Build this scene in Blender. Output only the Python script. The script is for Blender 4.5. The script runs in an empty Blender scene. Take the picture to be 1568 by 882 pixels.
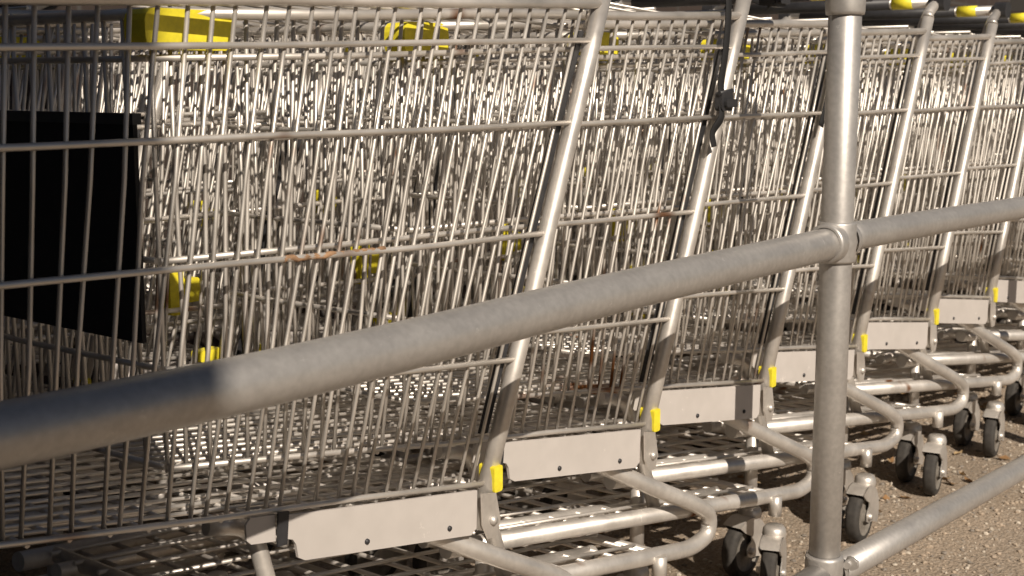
import bpy, math, random
from mathutils import Vector, Matrix, Quaternion
random.seed(7)
scene = bpy.context.scene
COL = scene.collection

# ---------------------------------------------------------------- materials
def new_mat(name):
    m = bpy.data.materials.new(name); m.use_nodes = True
    nt = m.node_tree; nt.nodes.clear()
    out = nt.nodes.new('ShaderNodeOutputMaterial'); b = nt.nodes.new('ShaderNodeBsdfPrincipled')
    nt.links.new(b.outputs[0], out.inputs[0])
    return m, nt, b
def N(nt, t, **kw):
    n = nt.nodes.new(t)
    for k, v in kw.items():
        if k in ('operation','blend_type','data_type','noise_dimensions','feature'): setattr(n, k, v)
        else: n.inputs[k].default_value = v
    return n
def ramp(nt, stops, src):
    r = nt.nodes.new('ShaderNodeValToRGB'); e = r.color_ramp.elements
    while len(e) < len(stops): e.new(0.5)
    for i, (p, c) in enumerate(stops):
        e[i].position = p; e[i].color = (c[0], c[1], c[2], 1) if len(c) == 3 else c
    nt.links.new(src, r.inputs[0]); return r
def mixc(nt, fac, a, b):
    m = nt.nodes.new('ShaderNodeMix'); m.data_type = 'RGBA'
    nt.links.new(fac, m.inputs[0])
    if isinstance(a, tuple): m.inputs[6].default_value = (*a, 1)
    else: nt.links.new(a, m.inputs[6])
    if isinstance(b, tuple): m.inputs[7].default_value = (*b, 1)
    else: nt.links.new(b, m.inputs[7])
    return m.outputs[2]

def metal(name, c1, c2, metallic, rough, scale=12, rust=0.72, rustcol=(0.22,0.09,0.03), bump=0.1, fine=160, grain=0.10, stretch=None, rvar=(0.1,0.15)):
    m, nt, b = new_mat(name)
    tc = nt.nodes.new('ShaderNodeTexCoord'); oi = nt.nodes.new('ShaderNodeObjectInfo')
    add = nt.nodes.new('ShaderNodeVectorMath'); add.operation = 'ADD'
    mul = nt.nodes.new('ShaderNodeMath'); mul.operation = 'MULTIPLY'; mul.inputs[1].default_value = 37
    nt.links.new(oi.outputs['Random'], mul.inputs[0])
    nt.links.new(tc.outputs['Object'], add.inputs[0]); nt.links.new(mul.outputs[0], add.inputs[1])
    n1 = N(nt, 'ShaderNodeTexNoise', Scale=scale, Detail=3.0, Roughness=0.6); nt.links.new(add.outputs[0], n1.inputs['Vector'])
    n2 = N(nt, 'ShaderNodeTexNoise', Scale=scale*0.45, Detail=3.0, Roughness=0.7); nt.links.new(add.outputs[0], n2.inputs['Vector'])
    r1 = ramp(nt, [(0.3, c2), (0.7, c1)], n1.outputs[0])
    r2 = ramp(nt, [(rust, (0,0,0)), (rust+0.07, (1,1,1))], n2.outputs[0])
    col = mixc(nt, r2.outputs[0], r1.outputs[0], rustcol)
    b.inputs['Metallic'].default_value = metallic
    rr = ramp(nt, [(0.3, (rough-rvar[0],)*3), (0.7, (rough+rvar[1],)*3)], n1.outputs[0])
    nt.links.new(rr.outputs[0], b.inputs['Roughness'])
    if fine:
        n3 = N(nt, 'ShaderNodeTexNoise', Scale=fine, Detail=3.0)
        if stretch:
            mp = nt.nodes.new('ShaderNodeMapping'); mp.inputs['Scale'].default_value = stretch
            nt.links.new(add.outputs[0], mp.inputs[0]); nt.links.new(mp.outputs[0], n3.inputs['Vector'])
        else: nt.links.new(add.outputs[0], n3.inputs['Vector'])
        r3 = ramp(nt, [(0.32, (1-grain,)*3), (0.68, (1+grain*0.6,)*3)], n3.outputs[0])
        mm = nt.nodes.new('ShaderNodeMix'); mm.data_type = 'RGBA'; mm.blend_type = 'MULTIPLY'; mm.inputs[0].default_value = 1
        nt.links.new(col, mm.inputs[6]); nt.links.new(r3.outputs[0], mm.inputs[7])
        v = N(nt, 'ShaderNodeTexNoise', Scale=scale*2.8, Detail=7.0, Roughness=0.78); nt.links.new(add.outputs[0], v.inputs['Vector'])
        sc = ramp(nt, [(0.63,(0,0,0)),(0.67,(0.55,0.55,0.55))], v.outputs[0])
        col = mixc(nt, sc.outputs[0], mm.outputs[2], tuple(min(1,x*1.4) for x in c1))
        bp = N(nt, 'ShaderNodeBump', Strength=bump, Distance=0.0015); nt.links.new(n3.outputs[0], bp.inputs['Height'])
        nt.links.new(bp.outputs[0], b.inputs['Normal'])
    nt.links.new(col, b.inputs['Base Color'])
    return m
def plain(name, c, rough=0.5, var=0.25, scale=30, metallic=0.0, bump=0.05):
    m, nt, b = new_mat(name)
    tc = nt.nodes.new('ShaderNodeTexCoord')
    n1 = N(nt, 'ShaderNodeTexNoise', Scale=float(scale), Detail=5.0, Roughness=0.65); nt.links.new(tc.outputs['Object'], n1.inputs['Vector'])
    lo = tuple(x*(1-var) for x in c); hi = tuple(min(1, x*(1+var*0.5)) for x in c)
    r = ramp(nt, [(0.3, lo), (0.65, hi)], n1.outputs[0]); nt.links.new(r.outputs[0], b.inputs['Base Color'])
    b.inputs['Roughness'].default_value = rough; b.inputs['Metallic'].default_value = metallic
    bp = N(nt, 'ShaderNodeBump', Strength=bump, Distance=0.002); nt.links.new(n1.outputs[0], bp.inputs['Height']); nt.links.new(bp.outputs[0], b.inputs['Normal'])
    return m

M_WIRE = metal('zinc_wire', (0.78,0.735,0.68), (0.56,0.525,0.48), 0.66, 0.42, scale=9, rust=0.65, fine=0)
M_TUBE = metal('zinc_tube', (0.72,0.68,0.63), (0.58,0.545,0.505), 0.62, 0.42, scale=12, rust=0.66, bump=0.06, fine=120, grain=0.06)
M_PLATE = metal('grey_plate', (0.56,0.52,0.49), (0.51,0.475,0.445), 0.0, 0.5, scale=5, rust=0.76, fine=40, bump=0.02, grain=0.03)
M_YEL = plain('yellow_plastic', (0.85,0.73,0.04), 0.5, 0.25, 40)
M_RED = plain('red_plastic', (0.55,0.04,0.03), 0.45, 0.2, 40)
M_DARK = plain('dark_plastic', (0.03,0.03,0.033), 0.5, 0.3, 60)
M_RUB = plain('wheel_rubber', (0.05,0.045,0.04), 0.8, 0.4, 60)
M_HUB = plain('wheel_hub', (0.20,0.18,0.155), 0.6, 0.4, 60)
M_STRAP = plain('strap_webbing', (0.012,0.012,0.013), 0.85, 0.3, 400, bump=0.4)
M_PANEL = plain('black_panel', (0.006,0.006,0.007), 0.7, 0.3, 8)
M_RUST = plain('rust', (0.34,0.20,0.11), 0.8, 0.5, 70, bump=0.3)
M_GALV = metal('galvanised_pipe', (0.52,0.50,0.475), (0.475,0.455,0.435), 0.62, 0.45, scale=14, rust=0.80, rustcol=(0.30,0.26,0.22), bump=0.09, fine=110, grain=0.09, rvar=(0.03,0.05))

# ---------------------------------------------------------------- mesh builder
class MB:
    def __init__(s): s.v=[]; s.f=[]; s.m=[]; s.s=[]
    def face(s, idx, m, sm): s.f.append(idx); s.m.append(m); s.s.append(sm)
    def tube(s, pts, r, m, n=8, caps=True):
        pts=[Vector(p) for p in pts]; k=len(pts)
        rs = r if isinstance(r,(list,tuple)) else [r]*k
        t0=(pts[1]-pts[0]).normalized()
        up=Vector((0,0,1)) if abs(t0.z)<0.9 else Vector((0,1,0))
        nrm=(up-t0*up.dot(t0)).normalized(); base=len(s.v); prev=t0
        for i,p in enumerate(pts):
            if i==0: t=t0
            elif i==k-1: t=(pts[i]-pts[i-1]).normalized()
            else: t=((pts[i]-pts[i-1]).normalized()+(pts[i+1]-pts[i]).normalized()).normalized()
            q=prev.rotation_difference(t); nrm=(q@nrm); nrm=(nrm-t*nrm.dot(t)).normalized(); prev=t
            b=t.cross(nrm)
            for j in range(n):
                a=2*math.pi*j/n; s.v.append(p+(nrm*math.cos(a)+b*math.sin(a))*rs[i])
        for i in range(k-1):
            for j in range(n):
                a=base+i*n+j; c=base+i*n+(j+1)%n
                s.face((a,c,c+n,a+n),m,True)
        if caps:
            s.face(tuple(base+j for j in range(n-1,-1,-1)),m,False)
            s.face(tuple(base+(k-1)*n+j for j in range(n)),m,False)
    def box(s, lo, hi, m, mat=None):
        b=len(s.v)
        for z in (lo[2],hi[2]):
            for y in (lo[1],hi[1]):
                for x in (lo[0],hi[0]):
                    p=Vector((x,y,z)); s.v.append(mat@p if mat else p)
        for q in ((0,2,3,1),(4,5,7,6),(0,1,5,4),(2,6,7,3),(0,4,6,2),(1,3,7,5)):
            s.face(tuple(b+i for i in q),m,False)
    def rbox(s, lo, hi, m, r=0.008):   # box with rounded xz profile
        x0,z0=lo[0],lo[2]; x1,z1=hi[0],hi[2]
        poly=[]
        for cx,cz,a0 in ((x1-r,z1-r,0),(x0+r,z1-r,90),(x0+r,z0+r,180),(x1-r,z0+r,270)):
            for k in range(4):
                a=math.radians(a0+30*k); poly.append((cx+r*math.cos(a),cz+r*math.sin(a)))
        s.prism(poly,lambda x,z:lo[1],lambda x,z:hi[1],m)
    def prism(s, poly, y0, y1, m):
        b=len(s.v); n=len(poly)
        for fy in (y0,y1):
            for (x,z) in poly: s.v.append(Vector((x,fy(x,z),z)))
        s.face(tuple(b+i for i in range(n)),m,False)
        s.face(tuple(b+n+i for i in range(n-1,-1,-1)),m,False)
        for i in range(n):
            j=(i+1)%n; s.face((b+i,b+n+i,b+n+j,b+j),m,False)
    def lathe(s, prof, c, m, n=28, axis='y'):
        b=len(s.v); k=len(prof)
        for i in range(n):
            a=2*math.pi*i/n
            for (r,h) in prof:
                if axis=='y': s.v.append(Vector((c[0]+r*math.cos(a),c[1]+h,c[2]+r*math.sin(a))))
                elif axis=='z': s.v.append(Vector((c[0]+r*math.cos(a),c[1]+r*math.sin(a),c[2]+h)))
                else: s.v.append(Vector((c[0]+h,c[1]+r*math.cos(a),c[2]+r*math.sin(a))))
        for i in range(n):
            for j in range(k-1):
                a=b+i*k+j; d=b+((i+1)%n)*k+j
                s.face((a,a+1,d+1,d),m,True)
    def mesh(s, name, mats):
        me=bpy.data.meshes.new(name); me.from_pydata([tuple(v) for v in s.v],[],s.f)
        for x in mats: me.materials.append(x)
        me.polygons.foreach_set('material_index',s.m); me.polygons.foreach_set('use_smooth',s.s)
        me.update(); return me
def obj(name, me, parent=None, loc=(0,0,0), rot=(0,0,0)):
    o=bpy.data.objects.new(name,me); COL.objects.link(o); o.location=loc; o.rotation_euler=rot
    if parent: o.parent=parent
    return o
def smooth_path(pts, k=5):
    P=[Vector(p) for p in pts]; out=[]
    for i in range(len(P)-1):
        p0=P[i-1] if i>0 else P[i]*2-P[i+1]; p1=P[i]; p2=P[i+1]; p3=P[i+2] if i+2<len(P) else P[i+1]*2-P[i]
        for j in range(k):
            t=j/k
            out.append(0.5*((2*p1)+(p2-p0)*t+(2*p0-5*p1+4*p2-p3)*t*t+(3*p1-p0-3*p2+p3)*t**3))
    out.append(P[-1]); return out
def fillet(pts, r, k=5):
    P=[Vector(p) for p in pts]; out=[P[0]]
    for i in range(1,len(P)-1):
        a=(P[i-1]-P[i]); b=(P[i+1]-P[i]); d=min(r,a.length*0.49,b.length*0.49)
        p0=P[i]+a.normalized()*d; p2=P[i]+b.normalized()*d
        for j in range(k+1):
            t=j/k; out.append(p0*(1-t)**2+P[i]*2*t*(1-t)+p2*t*t)
    out.append(P[-1]); return out

# ---------------------------------------------------------------- shopping cart (local: x=+rear, origin under rear basket corner)
XF=-0.905
def xr(z): return 0.25*(z-0.42)/0.71
def H(x): return 0.285+0.1*x
Zr=[0.43,0.604,0.784,0.945,1.066,1.12]
Zf=[0.548,0.668,0.797,0.935,1.03,1.08]
def zb(x): return 0.43+0.13*(-x)
def build_cart(seed, handle_mat=M_YEL):
    rnd=random.Random(seed); J=lambda a=0.0015: rnd.uniform(-a,a)
    mb=MB(); W,T,P,Y,D=0,1,2,3,4
    for sg in (-1,1):
        # long horizontal wires
        for i in range(6):
            r=0.0041 if i<5 else 0.007
            x0=xr(Zr[i]); pts=[]
            for k in range(5):
                t=k/4; x=x0+(XF-x0)*t; z=Zr[i]+(Zf[i]-Zr[i])*t
                pts.append((x,sg*(H(x)+0.0062+(J() if 0<k<4 else 0)),z+(J(0.002) if 0<k<4 else 0)))
            mb.tube(pts,r,W,8)
        # upright wires
        n=33
        for i in range(n+1):
            t=i/n
            zb0=Zr[0]+(Zf[0]-Zr[0])*t-0.006; zt=Zr[5]+(Zf[5]-Zr[5])*t
            def X(z): return xr(z)*(1-t)+XF*t
            jx=J(0.006); jt=J(0.006); pts=[]
            for k in range(4):
                z=zb0+(zt-zb0)*k/3; x=X(z)+jx*(1-k/3)+jt*k/3+(J(0.005) if k in(1,2) else 0)
                pts.append((x,sg*(H(x)+J(0.001)),z))
            mb.tube(pts,0.0028,W,6)
        # rear upright tube with cap
        pts=[(0.006+xr(z),sg*(H(xr(z))+0.004),z) for z in (0.365,0.6,0.8,1.0,1.15)]
        mb.tube(pts,0.0132,T,14)
        mb.tube([pts[-1],(pts[-1][0]+0.006,pts[-1][1],pts[-1][2]+0.012)],[0.014,0.008],T,12)
        # dark strip standing in for the shade beside upright tube
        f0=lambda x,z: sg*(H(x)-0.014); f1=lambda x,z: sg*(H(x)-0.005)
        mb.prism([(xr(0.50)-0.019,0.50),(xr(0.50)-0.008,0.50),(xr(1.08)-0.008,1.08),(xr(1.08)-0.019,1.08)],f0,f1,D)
        # side plate following lower edge
        def zl(x): return zb(x)-0.006
        L0,L1=-0.355,-0.022
        poly=[(L1,zl(L1)),(L0,zl(L0)),(L0-0.003,zl(L0)-0.006),(L0+0.0,zl(L0)-0.030),(L0+0.012,zl(L0)-0.034),(L0+0.017,zl(L0)-0.042),
              (L0+0.020,zl(L0)-0.060),(L0+0.030,zl(L0)-0.066),(L1-0.012,zl(L1)-0.064),(L1-0.002,zl(L1)-0.056)]
        mb.prism(poly,lambda x,z: sg*(H(x)+0.010),lambda x,z: sg*(H(x)+0.0145),P)
        poly=[(L0-0.012,zl(L0-0.012)+0.002),(L0-0.048,zl(L0-0.048)+0.002),(L0-0.055,zl(L0-0.05)-0.006),(L0-0.054,zl(L0-0.05)-0.026),(L0-0.048,zl(L0-0.05)-0.032),(L0-0.012,zl(L0-0.012)-0.032)]
        mb.prism(poly,lambda x,z: sg*(H(x)+0.009),lambda x,z: sg*(H(x)+0.0125),P)
        poly=[(L0+0.004,zl(L0)+0.006),(L0-0.012,zl(L0)+0.008),(L0-0.014,zl(L0)-0.036),(L0+0.0,zl(L0)-0.036)]
        mb.prism(poly,lambda x,z: sg*(H(x)+0.016),lambda x,z: sg*(H(x)+0.019),D)
        for sx in (L1-0.055,L0+0.13):
            zz=zl(sx)-0.05
            mb.lathe([(0.0,sg*0.003),(0.0035,sg*0.0025),(0.004,0)],(sx,sg*(H(sx)+0.0146),zz),D,10)
        # yellow clip at rear corner + bracket
        mb.rbox((0.006,min(sg*(H(0)-0.008),sg*(H(0)+0.021)),0.417),(0.025,max(sg*(H(0)-0.008),sg*(H(0)+0.021)),0.456),Y,0.004)
        mb.prism([(-0.022,0.423),(0.010,0.417),(0.020,0.375),(0.012,0.352),(-0.008,0.352),(-0.020,0.375)],lambda x,z: sg*(H(0)+0.018),lambda x,z: sg*(H(0)+0.021),T)
        mb.lathe([(0.0,sg*0.006),(0.006,sg*0.005),(0.007,0)],(0.002,sg*(H(0)+0.0215),0.378),T,10)
        # front corner guard
        if sg<0:
            a,b_=sg*(H(XF)-0.02),sg*(H(XF)+0.019)
            mb.rbox((XF-0.016,min(a,b_),1.040),(XF+(0.11 if seed==2 else 0.075),max(a,b_),1.086),Y,0.014)
        # clips
        a,b_=sg*(H(-.11)-0.016),sg*(H(-.11)+0.009)
        if sg>0:
            mb.rbox((-0.125,min(a,b_),0.632),(-0.098,max(a,b_),0.710),Y,0.006)
            mb.rbox((-0.098,min(a,b_),0.650),(-0.066,max(a,b_),0.690),Y,0.006)
            mb.rbox((-0.070,min(a,b_),0.545),(-0.020,max(a,b_),0.565),Y,0.006)
        # chassis: hairpin side tube
        def yc(x): return sg*(0.312+0.1*x)
        path=[(-0.13,sg*0.235,0.400),(-0.07,sg*0.258,0.365),(0.02,sg*0.296,0.315),(0.125,yc(.12),0.262),(0.165,yc(.15),0.236),(0.160,yc(.15),0.198),(0.11,yc(.1),0.186),(-0.86,yc(-.86),0.318)]
        mb.tube(fillet(path,0.035,5),0.0145,T,14)
        # inner rail with capped end
        yi=lambda x: sg*(0.245+0.1*x)
        mb.tube([(-0.075,yi(-.075),0.212),(-0.84,yi(-.84),0.312)],0.0125,T,10)
        mb.lathe([(0.0,0.006),(0.008,0.005),(0.0135,0.0),(0.0135,-0.012)],(-0.075,yi(-.075),0.212),T,12,'x')
        # riser tube between rack and basket floor
        mb.tube(fillet([(-0.43,sg*0.205,zb(-.43)-0.022),(-0.37,sg*0.22,zb(-.37)-0.026),(-0.35,sg*0.268,0.255)],0.03),0.0118,T,12)
        # caster posts
        mb.tube([(0.0,sg*0.325,0.205),(0.0,sg*0.325,0.165)],0.013,T,12)
        mb.tube([(-0.78,sg*0.232,0.31),(-0.78,sg*0.232,0.165)],0.013,T,12)
        # handle arms
        mb.tube(fillet([(xr(1.08)+0.015,sg*(H(xr(1.08))-0.012),1.08),(xr(1.15)+0.03,sg*0.30,1.155),(0.36,sg*0.295,1.19)],0.03),0.012,T,10)
        mb.rbox((0.338,min(sg*0.29,sg*0.32),1.170),(0.382,max(sg*0.29,sg*0.32),1.210),D,0.015)
    # handle bar
    mb.tube([(0.36,-0.29,1.19),(0.36,0.29,1.19)],0.0125,T,12)
    mb.tube([(0.36,-0.24,1.19),(0.36,-0.19,1.19)],0.0140,5,14)
    mb.tube([(0.36,-0.185,1.19),(0.36,0.26,1.19)],0.0140,4,14)
    # front: cross wires
    for i in range(6):
        r=0.0041 if i<5 else 0.007
        h=H(XF)
        mb.tube([(XF,-h,Zf[i]),(XF-0.004,-h*0.5,Zf[i]+J()),(XF-0.004,h*0.5,Zf[i]+J()),(XF,h,Zf[i])],r,W,8)
    nf=10
    for i in range(1,nf):
        y=-H(XF)+2*H(XF)*i/nf
        mb.tube([(XF+J(),y+J(),Zf[0]-0.004),(XF-0.004+J(),y+J(0.003),0.8),(XF-0.004,y+J(),Zf[5])],0.0029,W,6)
    # floor: long wires and cross wires
    nfw=14
    for i in range(1,nfw):
        t=i/nfw*2-1
        mb.tube([(0.0,t*H(0),zb(0)),(-0.45,t*H(-.45)+J(),zb(-.45)+J()),(XF,t*H(XF),zb(XF))],0.0030,W,6)
    k=-0.005
    while k>XF:
        h=H(k); mb.tube([(k,-h-0.003,zb(k)-0.005),(k,0,zb(k)-0.006+J()),(k,h+0.003,zb(k)-0.005)],0.0034,W,6); k-=0.048
    for yy in (-0.15,0.15):
        mb.tube([(0.0,yy,zb(0)-0.014),(XF,yy*0.7,zb(XF)-0.014)],0.006,T,8)
    mb.tube([(0.008,-H(0),0.418),(0.008,H(0),0.418)],0.010,T,10)
    # rear flap, lifted by the next cart
    xa,za,xb_,zb_=0.225,1.085,-0.42,1.135
    for i in range(12):
        t=i/11*2-1
        mb.tube([(xa,t*0.27,za),(xb_,t*0.20,zb_)],0.0026,W,6)
    for i in range(6):
        t=i/5
        mb.tube([(xa+(xb_-xa)*t,-(0.27-0.07*t),za+(zb_-za)*t+0.005),(xa+(xb_-xa)*t,(0.27-0.07*t),za+(zb_-za)*t+0.005)],0.0036,W,6)
    # lower rack
    def zc(x): return 0.205+0.13*(-x)
    k=-0.02
    while k>-0.83:
        h=0.30+0.1*k; mb.tube([(k,-h,zc(k)+0.004),(k,h,zc(k)+0.004)],0.0040,W,6); k-=0.068
    for i in range(8):
        t=i/7*2-1
        mb.tube([(-0.01,t*0.28,zc(0)+0.011),(-0.82,t*0.205,zc(-.82)+0.011)],0.0036,W,6)
    mb.tube([(0.03,-0.31,0.192),(0.03,0.31,0.192)],0.010,T,10)
    mb.tube([(-0.80,-0.235,0.312),(-0.80,0.235,0.312)],0.012,T,10)
    return mb.mesh('shopping_cart_mesh',[M_WIRE,M_TUBE,M_PLATE,M_YEL,M_DARK,handle_mat])

def build_caster():
    mb=MB(); R=0.060; cz=0.060; cx=-0.030
    mb.lathe([(R-0.016,-0.0145),(R-0.006,-0.0145),(R-0.0015,-0.011),(R,-0.006),(R,0.006),(R-0.0015,0.011),(R-0.006,0.0145),(R-0.016,0.0145)],(cx,0,cz),1,36)
    mb.lathe([(0.001,-0.015),(0.012,-0.0155),(0.014,-0.010),(R-0.018,-0.010),(R-0.015,-0.0142)],(cx,0,cz),2,30)
    mb.lathe([(0.001,0.015),(0.012,0.0155),(0.014,0.010),(R-0.018,0.010),(R-0.015,0.0142)],(cx,0,cz),2,30)
    def arc(r,a0,a1,n=12): return [(cx+r*math.cos(math.radians(a0+(a1-a0)*i/n)),cz+r*math.sin(math.radians(a0+(a1-a0)*i/n))) for i in range(n+1)]
    outer=arc(R+0.009,-26,125,18)
    inner=[(cx-0.020,cz+R-0.018),(cx+0.004,cz+R-0.030),(cx+0.004,cz+0.020),(cx-0.005,cz+0.014),(cx-0.012,cz+0.004),(cx-0.010,cz-0.010),(cx+0.004,cz-0.016),(cx+0.028,cz-0.018)]
    poly=outer+inner
    for sg in (-1,1):
        mb.prism(poly,lambda x,z: sg*0.0185,lambda x,z: sg*0.0212,0)
        mb.lathe([(0.0,sg*0.008),(0.007,sg*0.007),(0.008,0)],(cx,sg*0.0214,cz),0,8)
    b=len(mb.v)
    for (x,z) in outer:
        mb.v.append(Vector((x,-0.0212,z))); mb.v.append(Vector((x,0.0212,z)))
    for i in range(len(outer)-1):
        a=b+2*i; mb.face((a,a+1,a+3,a+2),0,True)
    mb.lathe([(0.001,0.020),(0.018,0.020),(0.022,0.014),(0.024,0.004),(0.022,-0.006)],(0,0,cz+R+0.004),0,20,'z')
    return mb.mesh('caster_mesh',[M_TUBE,M_RUB,M_HUB])

carts=[build_cart(s) for s in (1,2,3)]
cart_red=build_cart(9,M_RED)
caster=build_caster()
rng=random.Random(3)
def place_cart(me, x, yc, first=False, wheels=True):
    o=obj('shopping_cart',me,None,(x+rng.uniform(-.006,.006) if not first else x,yc,0),(0,0,0 if first else rng.uniform(-.004,.004)))
    for (px,py) in ((0,-0.325),(0,0.325),(-0.78,-0.232),(-0.78,0.232)):
        front=px<-0.1
        obj('caster_wheel',caster,o,(px,py,0),(0,0,rng.uniform(-.1,.1) if front else rng.uniform(-.35,.35)))
    return o
S=0.427
row1=[]
for i in range(14):
    row1.append(place_cart(carts[i%3],1.399+S*i,1.46,i<2))
for i in range(20):
    place_cart(cart_red if i in (2,3,9) else carts[(i+1)%3],1.35+S*i,2.42)

# faint rust streak on one wire of the nearest cart
mb=MB(); pts=[]; rr=[]
for k in range(24):
    x=-0.34+0.16*k/23; t=(0.128-x)/1.033; pts.append((x,-(H(x)+0.0062)-rng.uniform(0,.0006),0.784+0.013*t+rng.uniform(-.0012,.0012))); rr.append(rng.uniform(0.0034,0.0043))
mb.tube(pts,rr,0,10)
obj('rust_patch',mb.mesh('rust_patch',[M_RUST]),row1[0])

# black advertising board on front of second cart
mb=MB(); h=H(XF)-0.012
mb.box((XF-0.016,-h,0.70),(XF-0.010,h,0.963),0)
mb.box((XF-0.019,-h-0.004,0.955),(XF-0.007,h+0.004,0.968),1)
obj('advert_board',mb.mesh('advert_board',[M_PANEL,M_DARK]),row1[1])

# straps
def strap(path,w,name,parent,buckle=None):
    mb=MB(); P=smooth_path(path,6); b=len(mb.v)
    for i,p in enumerate(P):
        t=(P[min(i+1,len(P)-1)]-P[max(i-1,0)]).normalized(); sd=t.cross(Vector((0,-1,0.1))).normalized()
        for q in (sd*w/2,-sd*w/2):
            mb.v.append(p+q); 
    for i in range(len(P)-1):
        a=b+2*i; mb.face((a,a+1,a+3,a+2),0,True)
    if buckle:
        x,y,z=buckle
        mb.rbox((x-0.019,y-0.010,z-0.016),(x+0.019,y+0.004,z+0.016),1,0.006)
        mb.rbox((x-0.012,y-0.016,z-0.010),(x+0.024,y-0.009,z+0.004),1,0.004)
        mb.tube([(x-0.022,y-0.006,z+0.014),(x+0.023,y-0.006,z+0.018)],0.004,1,8)
    me=mb.mesh(name,[M_STRAP,M_DARK]); o=obj(name,me,parent)
    md=o.modifiers.new('s','SOLIDIFY'); md.thickness=0.002
    return o
yy=-(H(.2)+0.022)
strap([(0.195,yy+0.01,1.19),(0.182,yy-0.002,1.13),(0.172,yy-0.004,1.06),(0.166,yy,1.0),(0.168,yy-0.004,0.975)],0.018,'black_strap',row1[1],(0.174,yy,0.972))
strap([(0.166,yy,0.97),(0.155,yy-0.008,0.945),(0.145,yy+0.002,0.92),(0.147,yy,0.895)],0.016,'strap_tail',row1[1])
strap([(0.235,yy+0.02,1.19),(0.205,yy-0.002,1.13),(0.18,yy-0.002,1.04),(0.16,yy,0.97),(0.14,yy+0.002,0.92)],0.018,'black_strap',row1[2])
strap([(0.26,yy+0.02,1.165),(0.31,yy,1.150),(0.36,yy,1.165),(0.42,yy+0.05,1.15)],0.022,'black_strap',row1[1],(0.36,yy,1.155))

# ---------------------------------------------------------------- pipe barrier
YF=0.93; R=0.0268
rail=bpy.data.objects.new('pipe_barrier',None); COL.objects.link(rail)
def pipe(name,pts,r=R):
    mb=MB(); mb.tube(pts,r,0,40); return obj(name,mb.mesh(name,[M_GALV]),rail)
PX=2.035
pipe('post_1',[(PX,YF,-0.05),(PX,YF,0.6),(PX+0.001,YF,1.75)])
pipe('mid_rail_1',smooth_path([(0.47,YF,0.730),(0.75,YF,0.727),(1.0,YF,0.729),(1.3,YF,0.735),(1.65,YF,0.738),(PX-0.02,YF,0.740)],8))
pipe('mid_rail_2',smooth_path([(PX+0.02,YF,0.745),(2.5,YF,0.738),(3.0,YF,0.728),(3.6,YF,0.720)],8),R*0.93)
pipe('low_rail_2',[(PX+0.02,YF,0.150),(2.6,YF,0.122),(3.13,YF,0.094),(3.6,YF,0.085)],R*0.95)
pipe('low_rail_1',[(0.47,YF,0.16),(PX-0.02,YF,0.158)],R*0.95)
pipe('post_2',[(0.44,YF,-0.05),(0.44,YF,1.4)]); pipe('post_3',[(3.62,YF,-0.05),(3.62,YF,1.4)])
def coupler(x,z,name):
    mb=MB()
    mb.lathe([(R+0.0005,-0.034),(R+0.004,-0.034),(R+0.0055,-0.030),(R+0.0055,-0.012),(R+0.008,0.0),(R+0.0055,0.012),(R+0.0055,0.030),(R+0.004,0.034),(R+0.0005,0.034)],(x,YF,z),0,40,'z')
    mb.lathe([(R+0.0065,-0.022),(R+0.0065,-0.040),(R+0.005,-0.046),(R+0.0002,-0.046)],(x,YF,z),0,36,'x')
    mb.lathe([(R+0.0045,0.022),(R+0.0045,0.034),(R+0.003,0.038),(R-0.002,0.038)],(x,YF,z),0,36,'x')
    return obj(name,mb.mesh(name,[M_GALV]),rail)
coupler(PX,0.741,'coupler_mid')
mb=MB()
mb.lathe([(R+0.0005,-0.022),(R+0.005,-0.021),(R+0.006,-0.015),(R+0.006,0.013),(R+0.005,0.018),(R+0.0005,0.019)],(PX,YF,0.176),0,40,'z')
mb.lathe([(R+0.006,0.018),(R+0.006,0.032),(R+0.003,0.036),(R-0.003,0.036)],(PX,YF,0.155),0,36,'x')
mb.tube([(PX+0.018,YF-0.034,0.176),(PX+0.05,YF-0.026,0.176)],0.007,0,8)
mb.tube([(PX+0.028,YF-0.038,0.176),(PX+0.036,YF-0.037,0.176)],0.012,0,6)
obj('coupler_low',mb.mesh('coupler_low',[M_GALV]),rail)
mb=MB(); mb.lathe([(R+0.0005,-0.016),(R+0.004,-0.015),(R+0.005,-0.010),(R+0.0055,0.010),(R+0.005,0.05),(R+0.0005,0.052)],(PX,YF,1.128),0,40,'z')
obj('coupler_top',mb.mesh('coupler_top',[M_GALV]),rail)
coupler(0.44,0.73,'coupler_left'); coupler(3.62,0.72,'coupler_right')

# ---------------------------------------------------------------- ground
m,nt,b=new_mat('rough_asphalt')
tc=nt.nodes.new('ShaderNodeTexCoord')
n1=N(nt,'ShaderNodeTexNoise',Scale=1.2,Detail=6.0,Roughness=0.7); n2=N(nt,'ShaderNodeTexNoise',Scale=90.0,Detail=5.0,Roughness=0.8)
v=N(nt,'ShaderNodeTexVoronoi',Scale=150.0); v2=N(nt,'ShaderNodeTexVoronoi',Scale=70.0)
for x in (n1,n2,v,v2): nt.links.new(tc.outputs['Object'],x.inputs['Vector'])
r1=ramp(nt,[(0.3,(0.30,0.245,0.19)),(0.7,(0.44,0.365,0.29))],n1.outputs[0])
r2=ramp(nt,[(0.35,(0.60,0.59,0.58)),(0.65,(1.25,1.22,1.18))],n2.outputs[0])
mm=nt.nodes.new('ShaderNodeMix'); mm.data_type='RGBA'; mm.blend_type='MULTIPLY'; mm.inputs[0].default_value=1
nt.links.new(r1.outputs[0],mm.inputs[6]); nt.links.new(r2.outputs[0],mm.inputs[7])
sp=ramp(nt,[(0.0,(0.6,0.53,0.44)),(1.0,(0.12,0.10,0.08))],v2.outputs['Color'])
mk=ramp(nt,[(0.22,(0.7,0.7,0.7)),(0.36,(0,0,0))],v2.outputs['Distance'])
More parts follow.
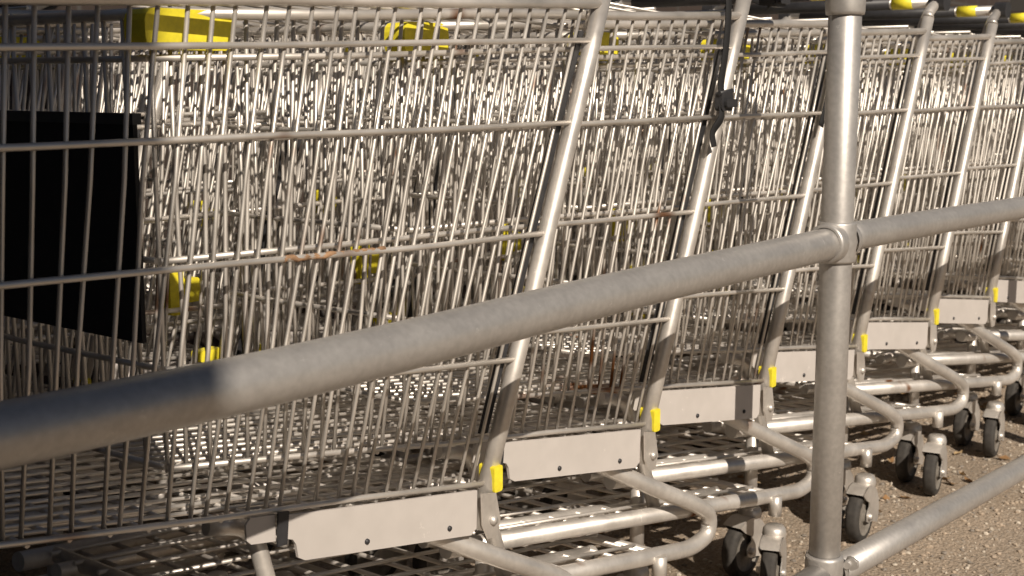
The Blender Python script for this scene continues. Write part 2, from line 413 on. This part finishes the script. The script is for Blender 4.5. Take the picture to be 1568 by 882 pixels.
nt.links.new(mixc(nt,mk.outputs[0],mm.outputs[2],sp.outputs[0]),b.inputs['Base Color'])
b.inputs['Roughness'].default_value=0.95; b.inputs['Specular IOR Level'].default_value=0.2
ad=nt.nodes.new('ShaderNodeMath'); ad.operation='SUBTRACT'; nt.links.new(n2.outputs[0],ad.inputs[0]); nt.links.new(v.outputs['Distance'],ad.inputs[1])
bp=N(nt,'ShaderNodeBump',Strength=0.7,Distance=0.0045); nt.links.new(ad.outputs[0],bp.inputs['Height']); nt.links.new(bp.outputs[0],b.inputs['Normal'])
mb=MB(); g=400
mb.v=[Vector((-g,-g,0)),Vector((g,-g,0)),Vector((g,g,0)),Vector((-g,g,0))]; mb.face((0,1,2,3),0,False)
obj('ground',mb.mesh('ground',[m]))

# loose gravel
def ico():
    t=(1+5**.5)/2; V=[(-1,t,0),(1,t,0),(-1,-t,0),(1,-t,0),(0,-1,t),(0,1,t),(0,-1,-t),(0,1,-t),(t,0,-1),(t,0,1),(-t,0,-1),(-t,0,1)]
    F=[(0,11,5),(0,5,1),(0,1,7),(0,7,10),(0,10,11),(1,5,9),(5,11,4),(11,10,2),(10,7,6),(7,1,8),(3,9,4),(3,4,2),(3,2,6),(3,6,8),(3,8,9),(4,9,5),(2,4,11),(6,2,10),(8,6,7),(9,8,1)]
    return [Vector(v).normalized() for v in V],F
V,F=ico(); mb=MB()
for i in range(9000):
    x=rng.uniform(1.6,5.5); y=rng.uniform(0.5,1.7); r=rng.choice((0.0018,0.0025,0.003,0.004,0.006)); q=Quaternion((rng.random(),rng.random(),rng.random()),rng.uniform(0,6)); bb=len(mb.v); sc=Vector((rng.uniform(.7,1.3),rng.uniform(.7,1.3),rng.uniform(.5,.9)))
    for p in V:
        w=q@(p*r*rng.uniform(.85,1.15)); mb.v.append(Vector((x+w.x*sc.x,y+w.y*sc.y,r*0.3+w.z*sc.z)))
    mi=rng.choice((0,0,1,2))
    for f in F: mb.face(tuple(bb+k for k in f),mi,False)
obj('gravel',mb.mesh('gravel',[plain('stone_tan',(0.42,0.34,0.26),0.9),plain('stone_grey',(0.23,0.20,0.17),0.9),plain('stone_pale',(0.52,0.46,0.38),0.9)]))
# dry leaves
mb=MB()
for i in range(300):
    x=rng.uniform(0.8,5.0); y=rng.uniform(1.05,2.6); a=rng.uniform(0,6.28); l=rng.uniform(.012,.03); w=l*rng.uniform(.35,.6)
    bb=len(mb.v); t=rng.uniform(-.006,.008)
    for (u,k,z) in ((-l,0,.004),(-l*.3,w,.008+t),(l*.5,w*.7,.006),(l,0,.012),(l*.5,-w*.7,.006),(-l*.3,-w,.009-t),(0,0,.003)):
        mb.v.append(Vector((x+u*math.cos(a)-k*math.sin(a),y+u*math.sin(a)+k*math.cos(a),max(.002,z))))
    for k in range(6): mb.face((bb+6,bb+k,bb+(k+1)%6),rng.choice((0,0,1)),True)
obj('fallen_leaves',mb.mesh('fallen_leaves',[plain('leaf_brown',(0.25,0.14,0.06),0.8),plain('leaf_tan',(0.42,0.30,0.16),0.8)]))

# ---------------------------------------------------------------- walls (behind the carts; and an unseen one added behind the photographer to shade the left)
def wall_mat(name,c,mort):
    m,nt,b=new_mat(name); tc=nt.nodes.new('ShaderNodeTexCoord')
    br=nt.nodes.new('ShaderNodeTexBrick'); br.inputs['Scale'].default_value=1.0; br.inputs['Brick Width'].default_value=0.25; br.inputs['Row Height'].default_value=0.08; br.inputs['Mortar Size'].default_value=0.008
    br.inputs['Color1'].default_value=(*c,1); br.inputs['Color2'].default_value=(c[0]*.6,c[1]*.6,c[2]*.6,1); br.inputs['Mortar'].default_value=(*mort,1)
    mp=nt.nodes.new('ShaderNodeMapping'); mp.inputs['Rotation'].default_value=(math.radians(90),0,0)
    nt.links.new(tc.outputs['Object'],mp.inputs[0]); nt.links.new(mp.outputs[0],br.inputs[0]); nt.links.new(br.outputs[0],b.inputs['Base Color']); b.inputs['Roughness'].default_value=.85
    return m
WB=wall_mat('dark_brick',(0.055,0.038,0.03),(0.06,0.055,0.05))
mb=MB(); mb.box((-6,0,0),(30,0.3,3.6),0); mb.box((-6.1,-0.06,3.6),(30.1,0.36,3.72),0)
for i in range(9): mb.box((-5+i*4,-0.12,0),(-4.6+i*4,-0.002,3.598),0)
obj('shade_wall',mb.mesh('shade_wall',[WB]),None,(0,3.6,0))
AZ=math.radians(60); EL=math.radians(37)
mb=MB(); mb.box((0,0,0),(9,0.3,6.5),0); mb.box((-0.05,-0.05,6.5),(9.05,0.35,6.6),0)  # added wall out of view, blocks the sun from the left part
ex,ey=0.742-3.0*math.cos(AZ), 0.93-3.0*math.sin(AZ)
obj('shade_wall',mb.mesh('shade_wall_mesh',[WB]),None,(ex,ey,0),(0,0,AZ+math.pi/2))

# ---------------------------------------------------------------- light
w=bpy.data.worlds.new('World'); scene.world=w; w.use_nodes=True; nt=w.node_tree; nt.nodes.clear()
sky=nt.nodes.new('ShaderNodeTexSky'); sky.sky_type='NISHITA'; sky.sun_disc=False; sky.sun_elevation=EL; sky.sun_rotation=math.radians(210)
bg=nt.nodes.new('ShaderNodeBackground'); bg.inputs[1].default_value=0.026; out=nt.nodes.new('ShaderNodeOutputWorld')
nt.links.new(sky.outputs[0],bg.inputs[0]); nt.links.new(bg.outputs[0],out.inputs[0])
sl=bpy.data.lights.new('sun','SUN'); sl.energy=5.0; sl.angle=math.radians(0.5); sl.color=(1.0,0.89,0.76)
so=bpy.data.objects.new('sun',sl); COL.objects.link(so)
d=Vector((math.cos(EL)*math.cos(AZ),math.cos(EL)*math.sin(AZ),-math.sin(EL))); so.rotation_euler=d.to_track_quat('-Z','Y').to_euler(); so.location=(-4,-5,6)

# ---------------------------------------------------------------- camera
cam=bpy.data.cameras.new('camera'); co=bpy.data.objects.new('camera',cam); COL.objects.link(co)
cam.lens=45.9; cam.sensor_width=36; cam.clip_start=0.05; cam.clip_end=1500
phi=math.radians(38.6); p=math.radians(8.84)
f=Vector((math.cos(phi)*math.cos(p),math.sin(phi)*math.cos(p),-math.sin(p)))
co.location=(0,0,1.0); co.rotation_euler=f.to_track_quat('-Z','Y').to_euler()
cam.dof.use_dof=True; cam.dof.focus_distance=1.9; cam.dof.aperture_fstop=10
scene.camera=co
scene.view_settings.view_transform='Standard'; scene.view_settings.look='None'; scene.view_settings.exposure=0
